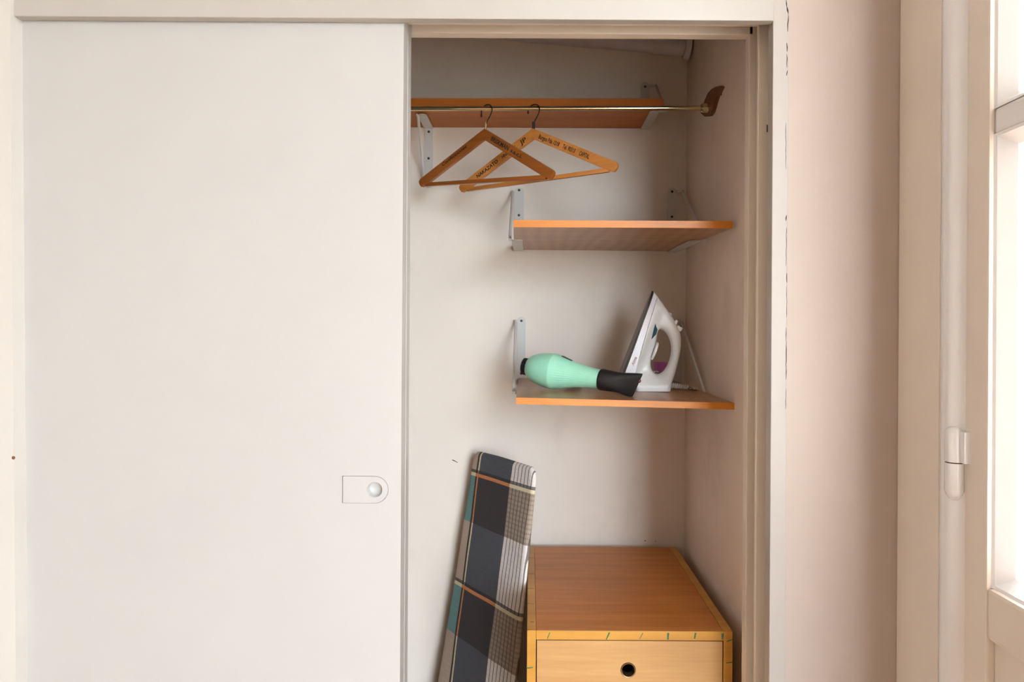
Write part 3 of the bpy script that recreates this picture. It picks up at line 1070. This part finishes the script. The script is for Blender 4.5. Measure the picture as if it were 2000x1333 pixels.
# green marker ticks on the edges
def tick(pa, pb, w, face):
    bm = bmesh.new()
    o = Vector((cx0, CYF, 0))
    if face == 'front':
        a, b = P(pa[0], pa[1], CYF) - o, P(pb[0], pb[1], CYF) - o
        n = Vector((0, -0.0004, 0))
        s = Vector((b.z - a.z, 0, a.x - b.x)).normalized() * (w / 2)
        a.y = b.y = 0.0002
    else:
        a = on_plane(pa[0], pa[1], Vector((0, 0, ct)), Vector((0, 0, 1))) - o
        b = on_plane(pb[0], pb[1], Vector((0, 0, ct)), Vector((0, 0, 1))) - o
        n = Vector((0, 0, 0.0004))
        s = Vector((b.y - a.y, a.x - b.x, 0)).normalized() * (w / 2)
        a.z = b.z = ct - 0.0002
    lo = [a - s, b - s * 0.7, b + s * 0.7, a + s]
    add_hexa(bm, lo, [q + n for q in lo])
    obj('marker_stroke', bm, M['green'], ch)
for a, b, w in (((1074, 1236), (1069, 1248.5), 0.0018), ((1190.5, 1236), (1184, 1250), 0.0030), ((1255.5, 1237), (1249, 1249.5), 0.0016), ((1305, 1237), (1304.5, 1250), 0.0042),
                ((1358.5, 1237), (1356.5, 1248.5), 0.0036), ((1411.5, 1238), (1410.5, 1250), 0.0042), ((1429.5, 1250), (1419, 1254), 0.0024), ((1430, 1294.5), (1418, 1296), 0.0022), ((1028.5, 1306), (1041, 1304.5), 0.0026)):
    tick(a, b, w, 'front')
for a, b in (((1032, 1090), (1042.5, 1090.3)), ((1031, 1121), (1042.5, 1121.5)), ((1030, 1150), (1043, 1150.5)), ((1030, 1179.5), (1043, 1180.5)), ((1036, 1215), (1043, 1216))):
    tick(a, b, 0.0022, 'top')

# ------------------------------------------------------------------ ironing board leaning in the corner
phi, the, psi = 0.935, 0.15, -0.004
A0 = Vector((-0.1595, 1.84, CZ - 0.383))
dv = Vector((cos(phi), -sin(phi), 0))
nv = Vector((-sin(phi), -cos(phi), 0))
dn = nv * sin(the) - Vector((0, 0, 1)) * cos(the)
dv2 = dv * cos(psi) + dn * sin(psi)
dn2 = dn * cos(psi) - dv * sin(psi)
zc = -dn2
yc = zc.cross(dv2)
org = A0 + dv2 * 0.14 + dn2 * TB
mt = Matrix(((dv2.x, yc.x, zc.x, org.x), (dv2.y, yc.y, zc.y, org.y), (dv2.z, yc.z, zc.z, org.z + 0.002), (0, 0, 0, 1)))
ib = thing('ironing_board', 'ironing board with a dark checked cover leaning against the closet wall', 'ironing board', mat4=mt)
def hw(t):
    if t < 0.29:
        return 0.14 + 0.0125 * t / 0.29
    return min(0.19, 0.1525 + 0.05 * (t - 0.29) ** 0.9)
left, right = [], []
ts = [-0.020 + 0.06 * k for k in range(18)]
for t in ts:
    if t < TB - 0.03:
        left.append((-hw(t), TB - t))
        right.append((hw(t), TB - t))
TT = 0.056
top = []
for k in range(1, 7):
    a = (pi / 2) * k / 7
    top.append((-hw(-0.02) + 0.020 * (1 - cos(a)) + 0.004 * k / 7, TB + 0.020 + (TT - 0.020) * sin(a)))
top.append((-0.110, TB + TT))
top.append((-0.03, TB + TT + 0.001))
top.append((0.06, TB + TT - 0.001))
tr = []
for k in range(1, 7):
    a = (pi / 2) * k / 7
    tr.append((hw(-0.02) - 0.024 * (1 - cos(a)), TB + 0.020 + (TT - 0.022) * sin(a)))
outline = [(-hw(1.0) + 0.02, 0.0)]
outline += [(x, z) for x, z in sorted(left, key=lambda q: q[1])]
outline += top + tr[::-1]
outline += [(x, z) for x, z in sorted(right, key=lambda q: -q[1])]
outline += [(hw(1.0) - 0.02, 0.0)]
bm = bmesh.new()
pillow(bm, outline, [], lambda x, z: 0.009 + 0.0012 * sin(40 * x + 9 * z) * sin(23 * z), lambda x, z: 0.006, 0.013, 0.011)
bmesh.ops.translate(bm, vec=(0, 0.009, 0), verts=bm.verts)
obj('cover', bm, M['plaid'], ib, smooth=70)
bm = bmesh.new()
inner = [(x * 0.86, 0.03 + (z - 0.03) * 0.96) for x, z in outline]
add_prism(bm, [inner], 0.0142, 0.019, XZ)
obj('board_base', bm, M['steel'], ib)
for s in (-1, 1):
    bm = bmesh.new()
    add_tube(bm, [(s * 0.07, 0.034, 0.10), (s * 0.055, 0.034, 0.98)], 0.0085, 12)
    add_tube(bm, [(s * 0.07 - 0.05, 0.034, 0.10), (s * 0.07 + 0.05, 0.034, 0.10)], 0.0085, 12)
    obj('leg', bm, M['steel'], ib, smooth=40)

# ------------------------------------------------------------------ hair dryer lying on the lower shelf
S4 = 1.545 / F / 4.1667
ya0, ya1 = 1.600, 1.482
pa, pb = P(980 + 215 / 4.1667, 560 + 655 / 4.1667, ya0), P(980 + 1100 / 4.1667, 560 + 806 / 4.1667, ya1)
ax = (pb - pa).normalized()
side = ax.cross(Vector((0, 0, 1))).normalized()      # towards the camera
upv = side.cross(ax)
U = (pb - pa).length / (1100 - 215)                  # metres per crop pixel along the axis
org = pa - ax * (215 * U)
org2 = pa + ax * (230 * U)                            # base below the widest point
mt = Matrix(((ax.x, -side.x, upv.x, pa.x), (ax.y, -side.y, upv.y, pa.y), (ax.z, -side.z, upv.z, pa.z), (0, 0, 0, 1)))
hd = thing('hair_dryer', 'mint green hair dryer with black nozzle lying on the lower shelf', 'hair dryer', mat4=mt)
K = 1.578 / F / 4.1667
X_ = lambda c: (c - 215) * U
prof = [(212, 60), (214, 68), (228, 86), (245, 99), (270, 113), (300, 124), (330, 132), (365, 139), (400, 143), (425, 145.3), (439, 146.5), (443, 146), (452, 142.5), (475, 136.5), (500, 130), (530, 121.5),
        (565, 111.5), (610, 100), (660, 90.5), (710, 84), (770, 78.5), (835, 75), (842, 70)]
SEG = 160
def flute(i, k):
    c = prof[i][0]
    if c < 450 or c > 838:
        return 0.0
    f = min(1, (c - 450) / 60) * min(1, (840 - c) / 80)
    return -0.022 * f * (0.5 + 0.5 * cos(2 * pi * k / SEG * 40))
bm = bmesh.new()
add_lathe(bm, [(X_(a), r * K) for a, r in prof], SEG, 'X', flute)
body = obj('body', bm, M['mint'], hd, smooth=25)
bm = bmesh.new()
add_lathe(bm, [(X_(172), 52 * K), (X_(176), 60 * K), (X_(184), 65 * K), (X_(214), 67 * K)], 40, 'X')
for k in range(30):
    t = 2 * pi * k / 30
    add_box(bm, X_(178), X_(212), -0.0008, 0.0008, 64 * K, 70 * K, M=Matrix.Rotation(t, 4, 'X'))
obj('air_inlet', bm, M['black'], hd, smooth=30)
# nozzle: round collar flaring into a flat slot
nz = [(818, 82, 82), (824, 85, 85), (850, 84, 84), (890, 81, 82), (920, 72, 79), (950, 60, 77), (985, 47, 80), (1020, 36, 87), (1060, 27, 94), (1095, 21, 98), (1102, 19, 97)]
bm = bmesh.new()
NS = 48
rings = []
for (c, ry, rz_) in nz:
    e = 2.0 + 2.5 * max(0, (c - 890) / 210)
    ring = []
    for k in range(NS):
        t = 2 * pi * k / NS
        cy, sz = cos(t), sin(t)
        y = math.copysign(abs(cy) ** (2 / e), cy) * ry * K
        z = math.copysign(abs(sz) ** (2 / e), sz) * rz_ * K
        ring.append(bm.verts.new((X_(c) + (0.34 * z * min(1, max(0, (c - 940) / 150))), y, z)))
    rings.append(ring)
inner = []
for v in rings[-1]:
    inner.append(bm.verts.new((v.co.x, v.co.y * 0.72, v.co.z * 0.94)))
deep = [bm.verts.new((v.co.x - 0.03, v.co.y * 0.9, v.co.z * 0.9)) for v in inner]
rr_ = rings + [inner, deep]
for i in range(len(rr_) - 1):
    for k in range(NS):
        bm.faces.new((rr_[i][k], rr_[i][(k + 1) % NS], rr_[i + 1][(k + 1) % NS], rr_[i + 1][k]))
bm.faces.new(deep)
bm.faces.new(rings[0][::-1])
MZ = Matrix.Rotation(radians(-9), 4, 'X')
bmesh.ops.rotate(bm, cent=(0, 0, 0), matrix=Matrix.Rotation(radians(8), 3, 'X'), verts=bm.verts)
noz = obj('nozzle', bm, M['black'], hd, smooth=40)
bm = bmesh.new()
add_lathe(bm, [(X_(1098), 0.002), (X_(1103), 0.0042), (X_(1122), 0.0042), (X_(1128), 0.002)], 14, 'X')
bmesh.ops.translate(bm, vec=(X_(1102) + 0.34 * 0.011 - X_(1116), -0.002, 0.011), verts=bm.verts)
tab = obj('nozzle_button', bm, M['red'], noz, smooth=50)
tab['label'] = 'small red button at the tip of the nozzle'
# dark badge on the upper side
bm = bmesh.new()
bp = [(X_(492), 135), (X_(510), 130), (X_(530), 123.5), (X_(552), 117), (X_(575), 110)]
for w0, w1 in ((-0.16, 0.16),):
    lo, hi = [], []
    for x, r in bp:
        lo.append([bm.verts.new((x, -(r + q) * K * sin(w), (r + q) * K * cos(w))) for q in (-1, 2.0) for w in (w0, 0, w1)])
    for i in range(len(lo) - 1):
        a, b = lo[i], lo[i + 1]
        for k in range(2):
            bm.faces.new((a[3 + k], a[4 + k], b[4 + k], b[3 + k]))
            bm.faces.new((a[k], b[k], b[k + 1], a[k + 1]))
        bm.faces.new((a[0], a[3], b[3], b[0]))
        bm.faces.new((a[2], b[2], b[5], a[5]))
    bm.faces.new([lo[0][i] for i in (0, 1, 2, 5, 4, 3)])
    bm.faces.new([lo[-1][i] for i in (3, 4, 5, 2, 1, 0)])
obj('badge', bm, M['black'], body)
# handle reaching back over the shelf, away from the room
bm = bmesh.new()
add_tube(bm, [(X_(440), 0.030, -0.004), (X_(445), 0.06, -0.010), (X_(452), 0.10, -0.017), (X_(458), 0.135, -0.021)], 0.017, 20, radii=[0.019, 0.0185, 0.017, 0.014])
hn = obj('handle', bm, M['mint'], hd, smooth=50)
obj('switch', box(X_(445) - 0.004, X_(445) + 0.004, 0.065, 0.085, 0.004, 0.0095, 0.001), M['black'], hn)

# ------------------------------------------------------------------ steam iron standing on its heel
q = P(1275, 768, 1.0)
yf = 1.50
for _ in range(20):
    p = P(1275, 768, yf)
    zs = low_z(p.x, p.y)
    yf = yf * (zs - CZ) / (p.z - CZ)
YI = yf + 0.045
ib0 = P(1210 + 380 / 5.795, 768, YI)
ib0.z = max(low_z(ib0.x + a, ib0.y + b) for a in (-0.045, 0.04) for b in (-0.05, 0.05)) + 0.0003
KI = (YI - 0.01) / F / 5.795
ir = thing('steam_iron', 'white steam iron standing upright on its heel beside the hair dryer', 'iron', ib0, (0, 0, radians(-4)))
C = lambda x, y: ((x - 380) * KI, (1208 - y) * KI)
tipP, heelP = Vector(C(378, 84)), Vector(C(28, 1030))
ld = (heelP - tipP)
LL = ld.length
ld.normalize()
ln = Vector((-ld.y, ld.x))           # towards the handle
if ln.x < 0:
    ln = -ln
def boat(x, z):
    a = max(0.0, min(1.0, ((Vector((x, z)) - tipP).dot(ld)) / LL))
    return 0.003 + 0.047 * (max(0, 1 - (1 - a) ** 2)) ** 0.62
def hgt(x, z):
    return (Vector((x, z)) - tipP).dot(ln)
def sstep(a, b, t):
    t = max(0, min(1, (t - a) / (b - a)))
    return t * t * (3 - 2 * t)
# soleplate
bm = bmesh.new()
n = 24
L0, L1, R0_, R1 = [], [], [], []
for i in range(n + 1):
    a = i / n
    p = tipP + ld * (LL * a)
    w = boat(p.x, p.y)
    o_ = p - ln * 0.0045
    L0.append(bm.verts.new((o_.x, -w * 0.98, o_.y)))
    R0_.append(bm.verts.new((o_.x, w * 0.98, o_.y)))
    L1.append(bm.verts.new((p.x, -w, p.y)))
    R1.append(bm.verts.new((p.x, w, p.y)))
for i in range(n):
    bm.faces.new((L0[i], L0[i + 1], R0_[i + 1], R0_[i]))
    bm.faces.new((L1[i], R1[i], R1[i + 1], L1[i + 1]))
    bm.faces.new((L0[i], L1[i], L1[i + 1], L0[i + 1]))
    bm.faces.new((R0_[i], R0_[i + 1], R1[i + 1], R1[i]))
bm.faces.new((L0[0], R0_[0], R1[0], L1[0]))
bm.faces.new((L0[n], L1[n], R1[n], R0_[n]))
obj('soleplate', bm, M['sole'], ir, smooth=35)
# skirt
sk = [C(384, 88), C(418, 152), C(375, 285), C(320, 455), C(255, 665), C(195, 890), C(160, 1040), C(34, 1034), C(130, 772), C(250, 440)]
bm = bmesh.new()
pillow(bm, sk, [], lambda x, z: boat(x, z) * 1.0, lambda x, z: boat(x, z) * 1.0, 0.002, 0.004, flat=(6, 7, 8, 9))
skirt = obj('skirt', bm, M['irskirt'], ir, smooth=50)
# shell with the handle loop
out = [(400, 108), (430, 150), (480, 215), (530, 288), (575, 350), (612, 412), (648, 480), (674, 540), (688, 600), (691, 650), (689, 700), (682, 770), (666, 850), (645, 940), (620, 1030), (598, 1090), (584, 1135), (577, 1208),
       (150, 1208), (60, 1100), (60, 1045), (150, 1040), (190, 895), (250, 668), (315, 458), (370, 288), (405, 180)]
hole = [(455, 515), (490, 528), (520, 555), (545, 595), (565, 645), (577, 700), (580, 750), (575, 800), (560, 865), (535, 925), (505, 975), (470, 1010), (432, 1024), (395, 1015), (367, 985), (352, 940), (350, 890), (360, 830), (378, 765), (398, 700), (412, 650), (420, 600), (424, 555), (434, 525)]
outC, holeC = [C(*p) for p in out], [C(*p) for p in hole]
def Tshell(x, z):
    h = hgt(x, z)
    b = boat(x, z)
    low = sstep(0.050, 0.012, z)
    t = b * 0.96 + (0.0165 - b * 0.96) * sstep(0.016, 0.040, h) * (1 - 0.75 * low)
    return max(0.004, t)
bm = bmesh.new()
pillow(bm, outC, [holeC], Tshell, Tshell, 0.0125, 0.0036, flat=(17, 21, 22, 23, 24, 25))
obj('shell', bm, M['irwhite'], ir, smooth=60)
# teal window, button, pegs, dial
bm = bmesh.new()
tw = [C(386, 450), (C(416, 520)), C(402, 572), C(345, 632), C(364, 540)]
fT = lambda x, z: Tshell(x, z) + 0.0010
pillow(bm, tw, [], fT, lambda x, z: -Tshell(x, z) + 0.006, 0.0004, 0.005, flat=range(5))
tk = obj('tank_window', bm, M['teal'], ir)
bm = bmesh.new()
c = Vector(C(660, 500))
Mx = Matrix.Translation((c.x, 0, c.y)) @ Matrix.Rotation(radians(32), 4, 'Y')
add_box(bm, -0.006, 0.0085, -0.008, 0.008, -0.005, 0.005, 0.0015, M=Mx)
c = Vector(C(618, 455))
Mx = Matrix.Translation((c.x, 0, c.y)) @ Matrix.Rotation(radians(30), 4, 'Y')
add_box(bm, -0.004, 0.0035, -0.009, 0.009, -0.010, 0.010, 0.0015, M=Mx)
obj('steam_button', bm, M['irwhite'], ir, smooth=40)
bm = bmesh.new()
c = Vector(C(568, 346))
Mx = Matrix.Translation((c.x, 0, c.y)) @ Matrix.Rotation(radians(35), 4, 'Y')
add_box(bm, -0.003, 0.003, -0.006, 0.006, -0.003, 0.003, 0.001, M=Mx)
obj('filler_cap', bm, M['irwhite'], ir, smooth=40)
bm = bmesh.new()
add_lathe(bm, [(-0.0030, 0.021), (-0.0022, 0.0225), (0.0022, 0.0225), (0.0030, 0.0205)], 36, 'X')
c = Vector(C(392, 765))
ang = math.atan2(ln.y, ln.x)
bmesh.ops.transform(bm, matrix=Matrix.Translation((c.x, 0, c.y)) @ Matrix.Rotation(-ang, 4, 'Y'), verts=bm.verts)
obj('temperature_dial', bm, M['irwhite'], ir, smooth=40)
# script lettering on the skirt
bm = text_bm('Atma', 0.0215, 0.0072, shear=0.35, bold=0.004)
c = Vector(C(120, 925))
ang2 = math.atan2(-ld.y, -ld.x)
yy = -boat(*C(140, 880)) - 0.0006
bmesh.ops.transform(bm, matrix=Matrix.Translation((c.x + 0.0045, yy, c.y)) @ Matrix.Rotation(-ang2, 4, 'Y'), verts=bm.verts)
obj('lettering', bm, M['redink'], skirt)
# ribbed cord sleeve and braided cord
bm = bmesh.new()
cs = [(-0.01, 0), (0.0, 0)]
zsl = 0.0068
A_ = Vector((C(575, 0)[0] - 0.004, 0.012, 0.0125))
B_ = Vector((C(775, 0)[0], 0.004, zsl))
pr, rad = [], []
NN = 40
for i in range(NN + 1):
    t = i / NN
    pr.append(A_ + (B_ - A_) * t)
    rad.append(0.0060 - 0.0012 * t + (0.0016 if (i // 2) % 2 else -0.0014))
add_tube(bm, pr, 0.006, 16, radii=rad)
obj('cord_sleeve', bm, M['irwhite'], ir, smooth=25)
bm = bmesh.new()
e = B_ + (B_ - A_).normalized() * 0.012
pts = [B_, e, e + Vector((0.010, 0.010, -0.0035)), e + Vector((0.004, 0.036, -0.0038)), e + Vector((-0.030, 0.060, -0.0038)), e + Vector((-0.075, 0.066, -0.001)),
       Vector((C(470, 0)[0], 0.045, C(0, 1022)[1])), Vector((C(400, 0)[0], 0.040, C(0, 1015)[1])), Vector((C(362, 0)[0], 0.040, C(0, 975)[1])), Vector((C(348, 0)[0], 0.044, C(0, 905)[1])),
       Vector((C(330, 0)[0], 0.060, C(0, 960)[1])), Vector((C(300, 0)[0], 0.078, C(0, 1120)[1])), Vector((C(280, 0)[0], 0.085, 0.0030)), Vector((C(380, 0)[0], 0.10, 0.0030)), Vector((C(520, 0)[0], 0.085, 0.0032))]
add_tube(bm, spline(pts, 8), 0.0028, 10)
obj('power_cord', bm, M['cord'], ir, smooth=60)

# ------------------------------------------------------------------ small cup behind the iron
pc = P(1291, 709, 1.75)
zc_ = low_z(pc.x, pc.y)
hc = pc.z - zc_
zc_ += 0.0006
cup = thing('plastic_cup', 'small purple plastic cup standing behind the iron, seen through its handle', 'cup', (pc.x, pc.y, zc_ + 0.0005))
bm = bmesh.new()
prof = [(0.0, 0.0125), (hc * 0.5, 0.0165), (hc, 0.0195), (hc, 0.0182), (hc * 0.5, 0.0152), (0.002, 0.0112)]
add_lathe(bm, prof, 32, 'Z')
obj('cup_body', bm, M['purple'], cup, smooth=40)

# ------------------------------------------------------------------ shrub outside the window
sh = thing('shrub', 'yellow-green leafy shrub outside the window', 'shrub', (3.9, 5.2, -0.15))
bm = bmesh.new()
add_tube(bm, [(0, 0, 0), (0.02, 0, 0.5), (-0.03, 0.02, 1.2)], 0.03, 8, radii=[0.035, 0.028, 0.012])
obj('stem', bm, M['holder'], sh)
bm = bmesh.new()
for k in range(900):
    a, b_, r = random.uniform(0, 2 * pi), random.uniform(-1, 1), random.random() ** 0.4
    c = Vector((0.55 * r * cos(a) * sqrt(1 - b_ * b_), 0.55 * r * sin(a) * sqrt(1 - b_ * b_), 1.25 + 0.75 * r * b_))
    u = Vector((random.uniform(-1, 1), random.uniform(-1, 1), random.uniform(-1, 1))).normalized()
    w = u.orthogonal().normalized()
    l_, h_ = 0.045, 0.02
    vs = [bm.verts.new(c + u * l_), bm.verts.new(c + w * h_), bm.verts.new(c - u * l_), bm.verts.new(c - w * h_)]
    bm.faces.new(vs)
lv = obj('foliage', bm, M['leaf'], sh)
lv['kind'] = 'stuff'

# tiny nail holes and a scuff on the closet back wall
wb = bpy.data.objects['wall_back']
for (x, y, r) in ((1260, 1057, 0.0016), (1280, 1058, 0.0014)):
    p = P(x, y, BY)
    bm = bmesh.new()
    add_lathe(bm, [(BY - 0.0006, r * 0.6), (BY, r)], 8, 'Y')
    bmesh.ops.translate(bm, vec=(p.x, 0, p.z), verts=bm.verts)
    obj('nail_hole', bm, M['crack'], wb)
a, b = P(882, 899, BY), P(894, 904, BY)
bm = bmesh.new()
add_prism(bm, [[(a.x, a.z), (b.x, b.z - 0.0008), (b.x, b.z + 0.0008), (a.x + 0.004, a.z + 0.001)]], BY - 0.0005, BY, XZ)
obj('scuff', bm, M['screw'], wb)
